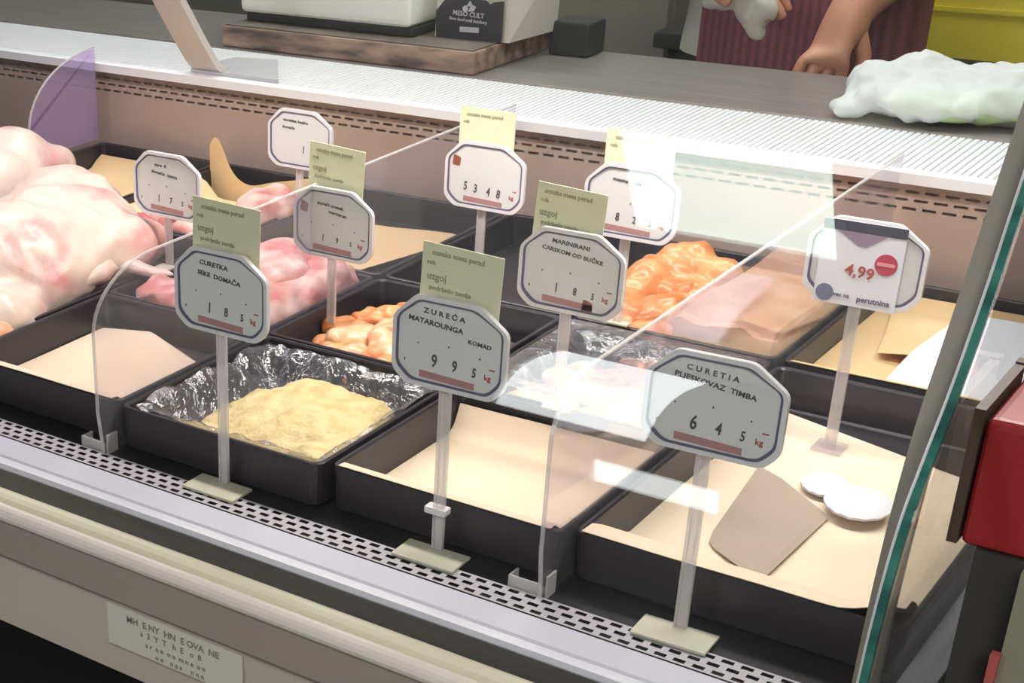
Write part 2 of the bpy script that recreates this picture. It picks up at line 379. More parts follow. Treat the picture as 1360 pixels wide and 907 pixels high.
# perforated air grille: staggered slots, real holes
def slotted(x0, x1, n, rows, v0, v1, place, slot=(0.62, 0.5), th=0.0012):
    """plate with rows of staggered slots; place(x, v) -> point"""
    bm = nb(); px = (x1 - x0) / n; pv = (v1 - v0) / rows
    def V(x, v): return bm.verts.new(place(x, v))
    for r in range(rows):
        sh = 0.5 * px if r % 2 else 0
        for i in range(n):
            a = x0 + i * px + sh - px * .25; b = a + px; c = v0 + r * pv; d = c + pv
            sx = px * (1 - slot[0]) / 2; sv = pv * (1 - slot[1]) / 2
            o_ = [V(a, c), V(b, c), V(b, d), V(a, d)]; h = [V(a + sx, c + sv), V(b - sx, c + sv), V(b - sx, d - sv), V(a + sx, d - sv)]
            for k in range(4): bm.faces.new((o_[k], o_[(k + 1) % 4], h[(k + 1) % 4], h[k]))
    return bm
link('air_grille', slotted(-2.6, -0.225, 148, 3, 1.069, 1.1, lambda x, v: (x, v, 0.8025)), mat('grille steel', srgb(198, 192, 200), 0.3, 0.3), case)
link('grille_duct', mkbox(XL, XR, 1.068, 1.101, 0.789, 0.7915), kick_m, case)
link('deck', mkbox(XL, XR, 1.101, 2.0, 0.79, 0.80), deck_m, case)
link('side_rail', mkbox(-0.232, -0.206, 1.101, 2.0, 0.80, 0.812, bev=0.003), lav, case)
# back wall of the well
PZ0, PZ1 = 0.925, 0.956
link('back_panel', mkbox(XL, XR, 2.0, 2.004, 0.80, PZ0), inner_steel, case)
link('back_panel', mkbox(XL, XR, 2.0, 2.004, PZ1, 0.966), inner_steel, case)
link('air_outlet', slotted(-2.65, -0.215, 106, 3, PZ0, PZ1, lambda x, v: (x, 2.0005, v), (0.70, 0.34)), inner_steel, case)
link('outlet_duct', mkbox(XL, XR, 2.006, 2.02, 0.80, 0.966), mat('outlet shade', srgb(156, 138, 128), 0.6), case)
# ribbed ledge and worktop
bm = nb(); pitch = 0.0088; n = int((XR - XL) / pitch)
for i in range(n):
    x = XL + i * pitch; box(bm, x + 0.0010, x + pitch - 0.0018, 1.990, 2.178, 0.976, 0.9800)
link('rib_strip', bm, white_rib, case)
link('ledge', mkbox(XL, XR, 1.982, 2.182, 0.966, 0.9765), mat('ledge enamel', srgb(216, 212, 218), 0.35), case)
link('ledge_nose', extrude_x(nb(), [(1.976, 0.966), (1.976, 0.979), (1.980, 0.9815), (1.9895, 0.9815), (1.9895, 0.966)], XL, XR), white_rib, case)
link('worktop', mkbox(XL, XR, 2.1822, 2.46, 0.95, 0.982, bev=0.004), steel, case)
link('rear_body', mkbox(XL, XR, 2.02, 2.40, 0.79, 0.95), cup_d, case)
# curved front glass
GP = [(.955, .795), (.953, .86), (.954, .92), (.958, .98), (.966, 1.03), (.982, 1.080), (1.0065, 1.122), (1.0215, 1.148), (1.0365, 1.174), (1.0654, 1.224), (1.0798, 1.249), (1.0943, 1.274), (1.1059, 1.294), (1.1174, 1.314), (1.1290, 1.334), (1.1405, 1.354), (1.175, 1.385), (1.24, 1.407), (1.33, 1.418)]
gp = [(p.x, p.y) for p in spline([(a, b) for a, b in GP], 8)]
fg = link('front_glass', sheet_x(gp, XL, -0.2090, 0.005), glass, case, smooth=True)
# end pane with green edge and gasket
EP = [(.892, .80), (.898, .90), (.905, .98), (.922, 1.04), (.949, 1.075), (.979, 1.108), (1.006, 1.145), (1.025, 1.176), (1.046, 1.216), (1.09, 1.29), (1.15, 1.35), (1.25, 1.40)]
ep = [(p.x, p.y) for p in spline(EP, 6)]
poly = ep + [(2.0, 1.40), (2.0, 1.00), (1.976, 0.985), (1.976, 0.80)]
link('end_glass', prism(nb(), poly, 0.006, 'x', -0.2045), glass, case)
link('end_glass_edge', sheet_x([(a - .0005, b) for a, b in ep], -0.2047, -0.1998, -0.004), teal, case)
link('edge_gasket', sheet_x([(a + .010, b) for a, b in gp], -0.2225, -0.2072, -0.008), gasket, case)
link('edge_seal', sheet_x([(a + .004, b) for a, b in ep], -0.2072, -0.2052, -0.004), white_rib, case)
link('end_cheek', mkbox(-0.2045, -0.1985, 0.93, 2.44, 0.02, 0.80), char_m, case)
link('end_cheek', mkbox(-2.72, -2.70, 0.93, 2.44, 0.02, 1.40), taupe_d, case)
# canopy with its lamp housings, held by a curved steel post
link('canopy', mkbox(-2.7, -0.205, 1.33, 1.78, 1.42, 1.445, bev=0.004), steel, case)
link('lamp_housing', mkbox(-2.15, -0.05 - 0.155, 1.38, 1.52, 1.408, 1.42), white_rib, case)
pp = spline([(2.010, 0.982), (1.985, 0.992), (1.953, 1.030), (1.918, 1.078), (1.885, 1.125), (1.83, 1.22), (1.78, 1.32), (1.75, 1.42)], 5)
post = nb(); sheet_x([(p.x, p.y) for p in pp], -1.62, -1.563, 0.012, post)
pst = link('support_post', post, mat('post steel', srgb(214, 206, 202), 0.35, 0.1), case)
link('post_shade', prism(nb(), [(-1.625, 1.992), (-1.45, 1.992), (-1.545, 2.12), (-1.62, 2.10)], 0.006, 'z', 0.981), mat('post shade grey', srgb(186, 184, 188), 0.4, 0.1), case)  # grey plate standing in for the post's shade on the ledge
# label stuck on the front panel
st = link('sticker', mkbox(-0.872, -0.712, 0.9235, 0.925, 0.713, 0.757), mat('white sticker', srgb(206, 202, 192), 0.5), case)
sl = text_mesh([('MH  E NY  HN  E OVA  NE', -0.903, 0.7395, 0.0095, 0, 1.0), ('s  3  Y  T   h  E   o  8', -0.905, 0.7295, 0.0085, 0, 1.0), ('a r  n n  o u  m n e  u n', -0.900, 0.7195, 0.0075, 0, 1.0), ('o e    n a s     n n n', -0.895, 0.7105, 0.0075, 0, 1.0)])
bmesh.ops.translate(sl, vec=(0.110, 0.9233, 0.005), verts=sl.verts)
link('lettering', sl, mat('faded print', srgb(128, 126, 116), 0.6), st)

# ------------------------------------------------------------------ trays
def rrect(x0, x1, y0, y1, r, seg=4):
    return round_poly([(x0, y0), (x1, y0), (x1, y1), (x0, y1)], r, seg)
def tray(x0, x1, y0, y1, label, group='black food trays'):
    cx, cy = (x0 + x1) / 2, (y0 + y1) / 2; hx, hy = (x1 - x0) / 2, (y1 - y0) / 2; h = 0.049
    t = thing('food_tray', label, 'tray', (cx, cy, 0.8005), 0, group)
    bm = nb(); prof = [(0.005, 0.0), (0.0015, 0.004), (0.0, h - 0.004), (0.0, h - 0.001), (0.001, h), (0.004, h), (0.0055, h - 0.002), (0.009, 0.006), (0.012, 0.004)]
    rings = []
    for ins, z in prof:
        rings.append([bm.verts.new((x, y, z)) for x, y in rrect(-hx + ins, hx - ins, -hy + ins, hy - ins, max(0.012 - ins * .4, .004))])
    n = len(rings[0])
    for a, b in zip(rings, rings[1:]):
        for k in range(n): bm.faces.new((a[k], a[(k + 1) % n], b[(k + 1) % n], b[k]))
    bm.faces.new(rings[0]); bm.faces.new(rings[-1])
    link('tray_body', bm, black_pl, t); return t
g = 0.0035
cx_ = [-0.235, -0.518, -0.767, -1.03, -1.285, -1.545, -1.81]
tray(cx_[1] + g, cx_[0], 1.146, 1.622, 'long black tray at the right end, kraft paper lined, holding white paper discs')
tray(cx_[2] + g, cx_[1] - g, 1.134, 1.378, 'black front tray with an empty kraft sheet, behind the sign with the white stem clip')
tray(cx_[3] + g, cx_[2] - g, 1.124, 1.383, 'black front tray with pale minced meat under cling film')
tray(cx_[4] + g, cx_[3] - g, 1.130, 1.387, 'black front tray with bare kraft paper at the far left of the front row')
tray(cx_[2] + g, cx_[1] - g, 1.382, 1.630, 'black middle tray lined with cling film holding pale orange patties')
tray(cx_[3] + g, cx_[2] - g, 1.387, 1.630, 'black middle tray with orange marinated chunks')
tray(cx_[4] + g, cx_[3] - g, 1.391, 1.630, 'black middle tray with pink raw thighs')
tray(cx_[5] + g, cx_[4] - g, 1.140, 1.630, 'long black tray under the big pale poultry piece')
tray(cx_[6] + g, cx_[5] - g, 1.391, 1.630, 'black middle tray at the left edge beneath pink poultry')
tray(cx_[1] + g, cx_[0], 1.636, 1.972, 'black rear tray at the right end with folded kraft and a white sheet')
tray(cx_[2] + g, cx_[1] - g, 1.636, 1.972, 'black rear tray with orange meat pieces and the meat slab')
tray(cx_[3] + g, cx_[2] - g, 1.636, 1.972, 'empty black rear tray in the middle of the back row')
tray(cx_[4] + g, cx_[3] - g, 1.636, 1.972, 'black rear tray with a kraft sheet whose tip points right')
tray(cx_[5] + g, cx_[4] - g, 1.636, 1.972, 'black rear tray with kraft paper folded up high at its back')
tray(cx_[6] + g, cx_[5] - g, 1.636, 1.972, 'black rear tray at the far left with flat kraft paper')

# ------------------------------------------------------------------ kraft sheets
ZF = 0.8065
def sm(t): t = min(max(t, 0), 1); return t * t * (3 - 2 * t)
def paper(name, label, m, corners, zf, nu=22, nv=22, cat='paper', wob=0.0012, group='kraft paper liners'):
    """corners: (x, y) of front-left, front-right, back-right, back-left; zf(u, v) height above the tray floor"""
    fl, fr, br, bl = [Vector(c) for c in corners]
    def fn(u, v):
        p = (fl * (1 - u) + fr * u) * (1 - v) + (bl * (1 - u) + br * u) * v
        z = ZF + 0.001 + zf(u, v) + wob * (noise.noise(Vector((p.x * 9, p.y * 9, 3.3))) + 0.6)
        return (p.x, p.y, z)
    o = link(name, grid(fn, nu, nv), m, smooth=True); return tag(o, label, cat, group)
lap = lambda v, d=0.16: 0.0438 * (1 - sm((v - 0.025) / d))
paper('kraft_sheet', 'pale kraft paper lining the long tray at the right end', kraft_a, [(-0.507, 1.1452), (-0.239, 1.1452), (-0.245, 1.520), (-0.507, 1.605)], lambda u, v: lap(v, 0.2) + 0.016 * sm((u - 0.8) / 0.2))
paper('kraft_sheet', 'pale kraft paper in the empty front tray, its back edge turned up', kraft_a, [(-0.754, 1.1332), (-0.531, 1.1332), (-0.531, 1.364), (-0.754, 1.364)], lambda u, v: max(lap(v, 0.22), 0.028 * sm((v - 0.93) / 0.07)))
def b_fn(u, v): return max(lap(v, 0.25), 0.022 * (1 - abs(u - .42) * 2.2) * sm((v - .5) / .5) if abs(u - .42) < .45 else 0, 0.03 * sm((u - .85) / .15) * (1 - v * .6))
paper('kraft_sheet', 'creased pale kraft paper in the left front tray below the big poultry piece', kraft_a, [(-1.272, 1.1292), (-1.042, 1.1292), (-1.044, 1.33), (-1.270, 1.368)], b_fn)
paper('kraft_sheet', 'tan kraft paper lining the rear right tray', kraft_b, [(-0.506, 1.6352), (-0.246, 1.6352), (-0.248, 1.962), (-0.506, 1.962)], lambda u, v: max(lap(v, 0.1), 0.012 * sm((.12 - u) / .12), 0.028 * sm((v - .9) / .1)))
# loose upper fold in the rear right tray
def upf(u, v):
    x = -0.492 + 0.20 * u + 0.03 * (1 - v); y = 1.80 + 0.15 * v - 0.012 * u
    return (x, y, ZF + 0.003 + 0.020 * (1 - v) * (0.4 + math.sin(u * PI) * .6) * (1 - .6 * sm((u - .5) / .4)) + 0.012 * sm((v - .55) / .45))
tag(link('kraft_sheet', grid(upf, 20, 14), kraft_b, smooth=True), 'loose kraft flap with a raised front lip in the rear right tray', 'paper', 'kraft paper liners')
paper('white_sheet', 'white paper sheet at the right side of the rear right tray', white_paper, [(-0.428, 1.655), (-0.262, 1.655), (-0.262, 1.925), (-0.405, 1.925)], lambda u, v: 0.012 + 0.020 * sm(v / .5) + 0.006 * sm(u * 2 - 1), wob=0.0)
bpy.context.scene.collection.objects['white_sheet']['group'] = ''
del bpy.context.scene.collection.objects['white_sheet']['group']
paper('kraft_sheet', 'flat tan kraft paper in the far left rear tray', kraft_b, [(-1.796, 1.650), (-1.56, 1.650), (-1.56, 1.955), (-1.796, 1.955)], lambda u, v: 0.020 * sm((v - .88) / .12) + 0.004)
paper('kraft_sheet', 'tan kraft paper under the red bone ends in a left rear tray', kraft_b, [(-1.534, 1.648), (-1.297, 1.648), (-1.297, 1.90), (-1.534, 1.90)], lambda u, v: max(0.034 * (1 - sm(u / .2)), 0.006))
# standing folded kraft at the back of that tray
def stand(u, v):
    x = -1.5375 + 0.235 * u; y = 1.948 - 0.022 * (1 - v) - 0.012 * math.sin(u * 5)
    top = 0.038 + 0.056 * math.exp(-((u - .06) / .11) ** 2) - 0.010 * math.exp(-((u - .36) / .12) ** 2) + 0.012 * sm((u - .5) / .4)
    return (x, y - 0.02 * v * (1 - u), ZF + 0.002 + top * v)
tag(link('kraft_sheet', grid(stand, 40, 10), kraft_b, smooth=True), 'folded tan kraft paper standing up in a peak against the back wall', 'paper', 'kraft paper liners')
paper('kraft_sheet', 'tan kraft sheet with a pointed right tip in the second rear tray from left', kraft_b, [(-1.255, 1.660), (-1.12, 1.675), (-1.04, 1.875), (-1.255, 1.90)], lambda u, v: 0.012 + 0.016 * sm(u) * v)
# flat taupe patch and discs on the right kraft sheet
def taupe_patch_mesh():
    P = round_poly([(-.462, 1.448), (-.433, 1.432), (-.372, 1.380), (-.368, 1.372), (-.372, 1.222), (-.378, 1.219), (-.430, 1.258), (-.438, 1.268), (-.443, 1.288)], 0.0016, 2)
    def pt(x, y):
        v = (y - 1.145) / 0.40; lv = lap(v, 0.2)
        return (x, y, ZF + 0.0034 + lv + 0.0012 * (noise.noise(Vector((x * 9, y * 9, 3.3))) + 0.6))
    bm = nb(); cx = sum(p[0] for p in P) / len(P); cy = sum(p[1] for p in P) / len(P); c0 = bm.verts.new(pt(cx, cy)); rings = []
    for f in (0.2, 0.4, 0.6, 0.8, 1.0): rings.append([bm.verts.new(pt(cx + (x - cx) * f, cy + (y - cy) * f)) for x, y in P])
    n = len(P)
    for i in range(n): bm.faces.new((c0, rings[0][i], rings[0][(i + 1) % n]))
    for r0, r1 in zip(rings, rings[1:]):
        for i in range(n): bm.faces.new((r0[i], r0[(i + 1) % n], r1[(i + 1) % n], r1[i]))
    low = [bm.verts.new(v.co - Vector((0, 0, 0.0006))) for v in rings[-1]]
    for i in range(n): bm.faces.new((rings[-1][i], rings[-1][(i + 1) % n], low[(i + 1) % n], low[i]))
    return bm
tag(link('taupe_patch', taupe_patch_mesh(), taupe_patch_m), 'flat taupe grey patch lying slanted on pale kraft', 'paper')
def disc(cx, cy, rx, ry, z, rot):
    bm = nb(); n = 28; c0 = bm.verts.new((cx, cy, z + 0.003)); rings = []
    for k, (f, dz) in enumerate(((0.45, 0.003), (0.85, 0.002), (1.0, 0.0), (1.0, -0.002))):
        rings.append([bm.verts.new((cx + rx * f * math.cos(a) * math.cos(rot) - ry * f * math.sin(a) * math.sin(rot), cy + rx * f * math.cos(a) * math.sin(rot) + ry * f * math.sin(a) * math.cos(rot), z + dz + (0.0012 if i % 2 and k > 0 else 0))) for i, a in enumerate([2 * PI * i / n for i in range(n)])])
    for i in range(n): bm.faces.new((c0, rings[0][i], rings[0][(i + 1) % n]))
    for a, b in zip(rings, rings[1:]):
        for i in range(n): bm.faces.new((a[i], a[(i + 1) % n], b[(i + 1) % n], b[i]))
    bm.faces.new(list(reversed(rings[-1]))); return bm
disc_m = mat('white patty paper', srgb(214, 212, 220), 0.75)
tag(link('paper_disc', disc(-0.352, 1.402, 0.030, 0.036, ZF + 0.014, 0.3), disc_m, smooth=True), 'larger white paper disc, nearest the glass end, on pale kraft', 'paper disc', 'white paper discs')
tag(link('paper_disc', disc(-0.392, 1.432, 0.022, 0.026, ZF + 0.0095, 0.3), disc_m, smooth=True), 'smaller white paper disc half under the larger one', 'paper disc', 'white paper discs')

# ------------------------------------------------------------------ meat
FZ = 0.8055
tag(blob('minced_meat', [((-0.895, 1.26, 0.812), (0.085, 0.085, 0.026)), ((-0.865, 1.20, 0.810), (0.085, 0.062, 0.026)), ((-0.815, 1.17, 0.812), (0.035, 0.03, 0.026)), ((-0.93, 1.17, 0.806), (0.075, 0.03, 0.022)), ((-0.85, 1.24, 0.815), (0.07, 0.075, 0.028)), ((-0.93, 1.23, 0.808), (0.06, 0.06, 0.02)), ((-0.845, 1.30, 0.815), (0.05, 0.04, 0.026)), ((-0.90, 1.31, 0.818), (0.05, 0.03, 0.024)), ((-0.90, 1.20, 0.805), (0.09, 0.05, 0.02)), ((-0.82, 1.19, 0.808), (0.035, 0.045, 0.024))], mince_m, 0.004, 4, 0.005, 38, amp2=0.003, nscale2=140, floor=FZ, clamp=(-1.012, -0.786, 1.142, 1.366)), 'heap of pale yellowish minced meat in the front tray under film', 'meat')
# marinated chunks
k0 = random.Random(3)
chunk_pos = [(-0.985, 1.50, 0.826), (-0.955, 1.46, 0.83), (-0.93, 1.43, 0.824), (-0.965, 1.535, 0.832), (-0.945, 1.58, 0.832), (-0.905, 1.455, 0.832), (-0.925, 1.51, 0.838), (-0.895, 1.41, 0.820), (-0.975, 1.44, 0.820), (-0.90, 1.56, 0.828), (-0.87, 1.50, 0.832), (-0.86, 1.43, 0.824)]
protos = []
for i in range(4):
    o = blob('marinated_chunk', [((0, 0, 0), (0.030, 0.022, 0.016)), ((0.012, 0.008, 0.006), (0.020, 0.024, 0.012)), ((-0.014, -0.006, 0.003), (0.018, 0.016, 0.014))], (orange_m, orange_p, orange_p, orange_m)[i], 0.004, 4, 0.007, 45 + 9 * i)
    protos.append(o)
where = ['at the left wall of its tray', 'topmost in the left half of the heap', 'at the front of the heap', 'near the left rear of the heap', 'at the back of the heap', 'beside the round sign edge', 'crowning the heap', 'lowest at the front edge', 'in the front left corner', 'at the right rear of the heap', 'hidden right of the heap crown', 'at the front right']
for i, (x, y, z) in enumerate(chunk_pos):
    o = protos[i] if i < 4 else protos[i % 4].copy()
    if i >= 4: C.objects.link(o)
    o.location = (x, y, z); o.rotation_euler = (k0.uniform(-.3, .3), k0.uniform(-.3, .3), k0.uniform(0, 6))
    tag(o, 'orange marinated meat chunk ' + where[i], 'meat', 'marinated chunks in the middle tray')
# patties under the film in the middle tray
for i, (x, y, r) in enumerate(((-0.70, 1.435, 0.046), (-0.615, 1.43, 0.044), (-0.69, 1.525, 0.046), (-0.60, 1.52, 0.046), (-0.645, 1.575, 0.042))):
    tag(blob('meat_patty', [((x, y, 0.818), (r, r * .95, 0.018))], orange_p, 0.004, 3, 0.005, 40 + i, floor=FZ), 'pale orange meat patty under film, ' + ['front left of five', 'front right of five', 'rear left of five', 'middle right of five', 'rearmost of five'][i], 'meat', 'patties under cling film')
# rear tray: roll, fillets, slab
o = blob('folded_meat', [((-0.735, 1.79, 0.852), (0.026, 0.060, 0.028), (0, 0, -8)), ((-0.712, 1.845, 0.862), (0.040, 0.036, 0.028), (0, 0, 20)), ((-0.672, 1.845, 0.856), (0.034, 0.032, 0.026), (0, 0, -20)), ((-0.70, 1.80, 0.838), (0.045, 0.04, 0.026), (0, 0, 0)), ((-0.745, 1.86, 0.848), (0.018, 0.03, 0.024))], orange_m, 0.0045, 4, 0.010, 30, amp2=0.003, nscale2=80, floor=FZ, clamp=(-0.757, -0.60, 1.645, 1.962))
tag(o, 'folded glossy orange meat piece at the back of the rear tray', 'meat')
for i, (c, r, e) in enumerate((((-0.725, 1.70, 0.838), (0.030, 0.055, 0.026), (8, 0, 20)), ((-0.685, 1.72, 0.842), (0.030, 0.055, 0.026), (0, 12, -15)), ((-0.70, 1.79, 0.842), (0.045, 0.03, 0.022), (0, 0, 25)), ((-0.675, 1.665, 0.832), (0.028, 0.026, 0.022), (0, 0, 0)))):
    tag(blob('marinated_fillet', [(c, r, e), ((c[0] + .012, c[1] + .01, c[2] - .008), (r[0] * .9, r[1] * .8, r[2]), e)], orange_m, 0.005, 4, 0.008, 40 + 7 * i, floor=FZ), 'orange marinated fillet left of the meat slab, ' + ['leftmost by the tray wall', 'at the middle of the pile', 'under the folded piece', 'at the front edge'][i], 'meat', 'orange fillets in the rear tray')
sb_ = nb(); box(sb_, -0.646, -0.526, 1.644, 1.958, FZ, 0.873, bev=0.012, seg=3)
bmesh.ops.subdivide_edges(sb_, edges=list(sb_.edges), cuts=6, use_grid_fill=True)
for v in sb_.verts:
    if v.co.z > 0.835: v.co.z += 0.009 * noise.noise(v.co * 26) + 0.006 * noise.noise(v.co * 70)
o = link('meat_slab', sb_, slab_m, smooth=True); tag(o, 'pinkish flat slab of meat at the right of the rear tray', 'meat')
# raw thighs in the middle left tray
TH = [(((-1.16, 1.50, 0.845), (0.06, 0.08, 0.036), (0, 0, 25)), ((-1.13, 1.56, 0.862), (0.055, 0.05, 0.03), (0, 0, 0))), (((-1.09, 1.47, 0.838), (0.045, 0.06, 0.03), (0, 8, -20)), ((-1.07, 1.52, 0.842), (0.03, 0.05, 0.028), (0, 0, 0))), (((-1.08, 1.575, 0.85), (0.05, 0.045, 0.034), (0, 0, 30)), ((-1.12, 1.59, 0.865), (0.04, 0.03, 0.024), (0, 0, 0))), (((-1.22, 1.44, 0.835), (0.045, 0.045, 0.03), (0, 0, 0)), ((-1.20, 1.47, 0.845), (0.04, 0.035, 0.026), (0, 0, 0)))]
for i, e in enumerate(TH):
    tag(blob('raw_thigh', e, thigh_m, 0.005, 5, 0.010, 26 + 5 * i, amp2=0.003, nscale2=70, floor=FZ, clamp=(-1.270, -1.042, 1.402, 1.618)), 'pink raw poultry thigh ' + ['with a pale rounded top behind the front sign', 'at the front right of the tray with dark red flesh', 'at the rear right of the tray', 'peeking out left of the front sign'][i], 'meat', 'raw thighs in the middle tray')
TB = [((-1.36, 1.69, 0.846), (0.055, 0.045, 0.030), (0, 0, 20)), ((-1.33, 1.80, 0.850), (0.04, 0.05, 0.034), (0, 0, -20)), ((-1.42, 1.68, 0.838), (0.035, 0.03, 0.024), (0, 0, 0))]
for i, e in enumerate(TB):
    t = blob('raw_drumstick', [e, ((e[0][0] + .03, e[0][1] - .01, e[0][2] + .006), (0.03, 0.028, 0.022))], thigh_m, 0.005, 5, 0.009, 30 + i * 6, floor=FZ)
    tag(t, 'pink raw drumstick end ' + ['with a red cut, behind the yellow card', 'right of the yellow card', 'small and red, left of the yellow card'][i], 'meat', 'drumsticks in the rear left tray')
    if i != 1: blob('cut_face', [((e[0][0] - .025, e[0][1] - .03, e[0][2] + .012), (0.018, 0.012, 0.012))], blood_m, 0.004, 3, parent=t)
# large pale poultry
big = blob('poultry_breast', [((-1.42, 1.42, 0.875), (0.115, 0.17, 0.075), (0, 0, 12)), ((-1.40, 1.34, 0.885), (0.095, 0.12, 0.07), (0, 0, -10)), ((-1.475, 1.52, 0.89), (0.085, 0.11, 0.06), (0, 0, 20)), ((-1.345, 1.36, 0.865), (0.05, 0.10, 0.052), (0, 0, 0)), ((-1.335, 1.26, 0.850), (0.05, 0.07, 0.035), (0, 0, 25)), ((-1.33, 1.47, 0.875), (0.035, 0.07, 0.045), (0, 0, -12))], chick_m, 0.007, 8, 0.012, 14, amp2=0.004, nscale2=45, floor=FZ)
tag(big, 'large pale pink skin-on poultry breast at the left edge', 'meat')
wing = blob('wing', [((-1.325, 1.33, 0.856), (0.022, 0.09, 0.016), (0, -10, -8)), ((-1.315, 1.41, 0.866), (0.02, 0.06, 0.018), (0, 0, 10)), ((-1.290, 1.455, 0.862), (0.045, 0.014, 0.010), (0, 8, 20)), ((-1.255, 1.468, 0.858), (0.022, 0.008, 0.006), (0, 6, 20))], chick_m, 0.005, 5, 0.004, 40, parent=big)
tag(blob('poultry_drumstick', [((-1.36, 1.20, 0.838), (0.05, 0.06, 0.03), (0, 0, 30)), ((-1.31, 1.205, 0.842), (0.03, 0.045, 0.026), (0, 0, 0))], orange_p, 0.006, 5, 0.006, 30, floor=FZ), 'orange pink poultry drumstick piece below the large breast', 'meat')
tag(blob('poultry_breast', [((-1.72, 1.60, 0.868), (0.085, 0.09, 0.062), (0, 0, 20)), ((-1.735, 1.68, 0.885), (0.070, 0.07, 0.055)), ((-1.70, 1.725, 0.868), (0.04, 0.05, 0.040))], thigh_m if False else chick_m, 0.007, 7, 0.010, 18, floor=FZ), 'second pink poultry breast behind the large one, at the left edge', 'meat')

# ------------------------------------------------------------------ cling film
def film(label, x0, x1, y0, y1, seed, floor_h=0.006, cover=None):
    def fn(u, v):
        x = x0 + (x1 - x0) * u; y = y0 + (y1 - y0) * v
        e = min(min(u, 1 - u) * (x1 - x0), min(v, 1 - v) * (y1 - y0))
        k = 1 - sm(e / 0.045)
        z = ZF + floor_h + 0.040 * k
        w_ = 0.006 * noise.noise(Vector((x * 34, y * 34, seed))) + 0.004 * noise.noise(Vector((x * 80, y * 60, seed + 4)))
        z += w_ * (0.25 + 0.9 * k)
        if cover: z = max(z, cover(x, y))
        return (x, y, min(z, 0.8535))
    o = link('cling_film', grid(fn, 44, 44, 0.0003), film_m, smooth=True); return tag(o, label, 'film', 'crumpled cling films')
film('crumpled clear film lining the tray of pale minced meat', -1.016, -0.781, 1.138, 1.370, 1.0, 0.001)
film('crumpled clear film over the pale orange patties in the middle tray', -0.753, -0.532, 1.396, 1.618, 7.0, 0.030)

# ------------------------------------------------------------------ price signs
PW, PH = 0.1095, 0.082
def outline(s):
    w, h = PW / 2 - s, PH - s
    pts = [(-w, s + 0.012), (-w + 0.014, s), (w - 0.012, s), (w, s + 0.013), (w, 0.0625), (w - 0.028 + s * .3, h), (-w + 0.022 - s * .3, h), (-w, 0.0605)]
    return round_poly(pts, [0.006, 0.006, 0.006, 0.006, 0.006, 0.005, 0.005, 0.006], 4)
def ring_mesh(s0, s1, y0, y1):
    a, b = outline(s0), outline(s1); bm = nb()
    A = [bm.verts.new((u, y0, v)) for u, v in a]; B = [bm.verts.new((u, y0, v)) for u, v in b]; A2 = [bm.verts.new((u, y1, v)) for u, v in a]; B2 = [bm.verts.new((u, y1, v)) for u, v in b]; n = len(a)
    for i in range(n):
        j = (i + 1) % n
        bm.faces.new((A[i], A[j], B[j], B[i])); bm.faces.new((A2[i], A2[j], B2[j], B2[i])); bm.faces.new((A[i], A[j], A2[j], A2[i])); bm.faces.new((B[i], B[j], B2[j], B2[i]))
    return bm
PL_ = {}
def shared(key, fn):
    if key not in PL_:
        bm = fn(); me = bpy.data.meshes.new(key); bmesh.ops.recalc_face_normals(bm, faces=bm.faces); bm.to_mesh(me); bm.free(); PL_[key] = me
    return PL_[key]
def price_sign(label, x, y, zfoot, zplate, words, digits, yaw=0.0, lean=0.0, foot=(0.064, 0.034), foot_dy=-0.012, mark=False, ring=False, bar=True, foot_m=None):
    t = thing('price_sign', label, 'price sign', (x, y, zfoot), math.radians(yaw), 'octagonal price signs')
    hf = zplate - zfoot
    fb = nb(); box(fb, -foot[0] / 2, foot[0] / 2, foot_dy - foot[1] / 2, foot_dy + foot[1] / 2, 0.0, 0.003, bev=0.001)
    link('foot', fb, foot_m or base_m, t)
    sb = nb(); box(sb, -0.0055, -0.0030, -0.002, 0.002, 0.003, hf + 0.012); box(sb, 0.0030, 0.0055, -0.002, 0.002, 0.003, hf + 0.012); box(sb, -0.0030, 0.0030, -0.0008, 0.0008, 0.003, hf + 0.012)
    link('stem', sb, acryl_edge, t)
    if ring:
        rb = nb(); box(rb, -0.013, 0.009, -0.006, 0.006, 0.040, 0.047, bev=0.002); link('clip', rb, rim_m, t)
    pl = link('plate', shared('plate', lambda: prism(nb(), outline(0.0), 0.003, 'y', -0.0055)), plate_m, t, loc=(0.004, 0, hf)); pl.rotation_euler = (math.radians(lean), 0, 0)
    link('rim', shared('rim', lambda: ring_mesh(-0.0006, 0.0032, -0.0072, -0.0024)), rim_m, pl)
    link('border_line', shared('line', lambda: ring_mesh(0.0032, 0.0052, -0.0066, -0.0054)), navy_line, pl)
    def flat(bm, dy=-0.0058): bmesh.ops.translate(bm, vec=(0, dy, 0), verts=bm.verts); return bm
    if words: link('lettering', flat(text_mesh([(a, b, c * 0.88 + 0.001, d * 0.86, e, f * 1.06) for a, b, c, d, e, f in words])), ink, pl)
    for s, dx, dz, size in digits: link('price_digit', flat(text_mesh([(s, dx, dz * 0.9 + 0.001, size, 4, 0.7)])), ink, pl)
    if bar:
        link('print_bar', flat(prism(nb(), [(-0.028, 0.0075), (0.026, 0.0060), (0.026, 0.0120), (-0.028, 0.0140)], 0.0004, 'y', 0)), pink_bar, pl)
        rm = text_mesh([('kg', 0.038, 0.018, 0.007, 0, 1.0), ('-', 0.042, 0.026, 0.009, 0, 2.0)]); link('unit_print', flat(rm), red_mark, pl)
    if mark: link('brown_mark', flat(prism(nb(), round_poly([(mark[0] - .006, mark[1] - .006), (mark[0] + .005, mark[1] - .007), (mark[0] + .006, mark[1] + .004), (mark[0] - .004, mark[1] + .007)], .002, 2), 0.0005, 'y', 0)), mat('brown red print', srgb(146, 78, 66), 0.5), pl)
    return t
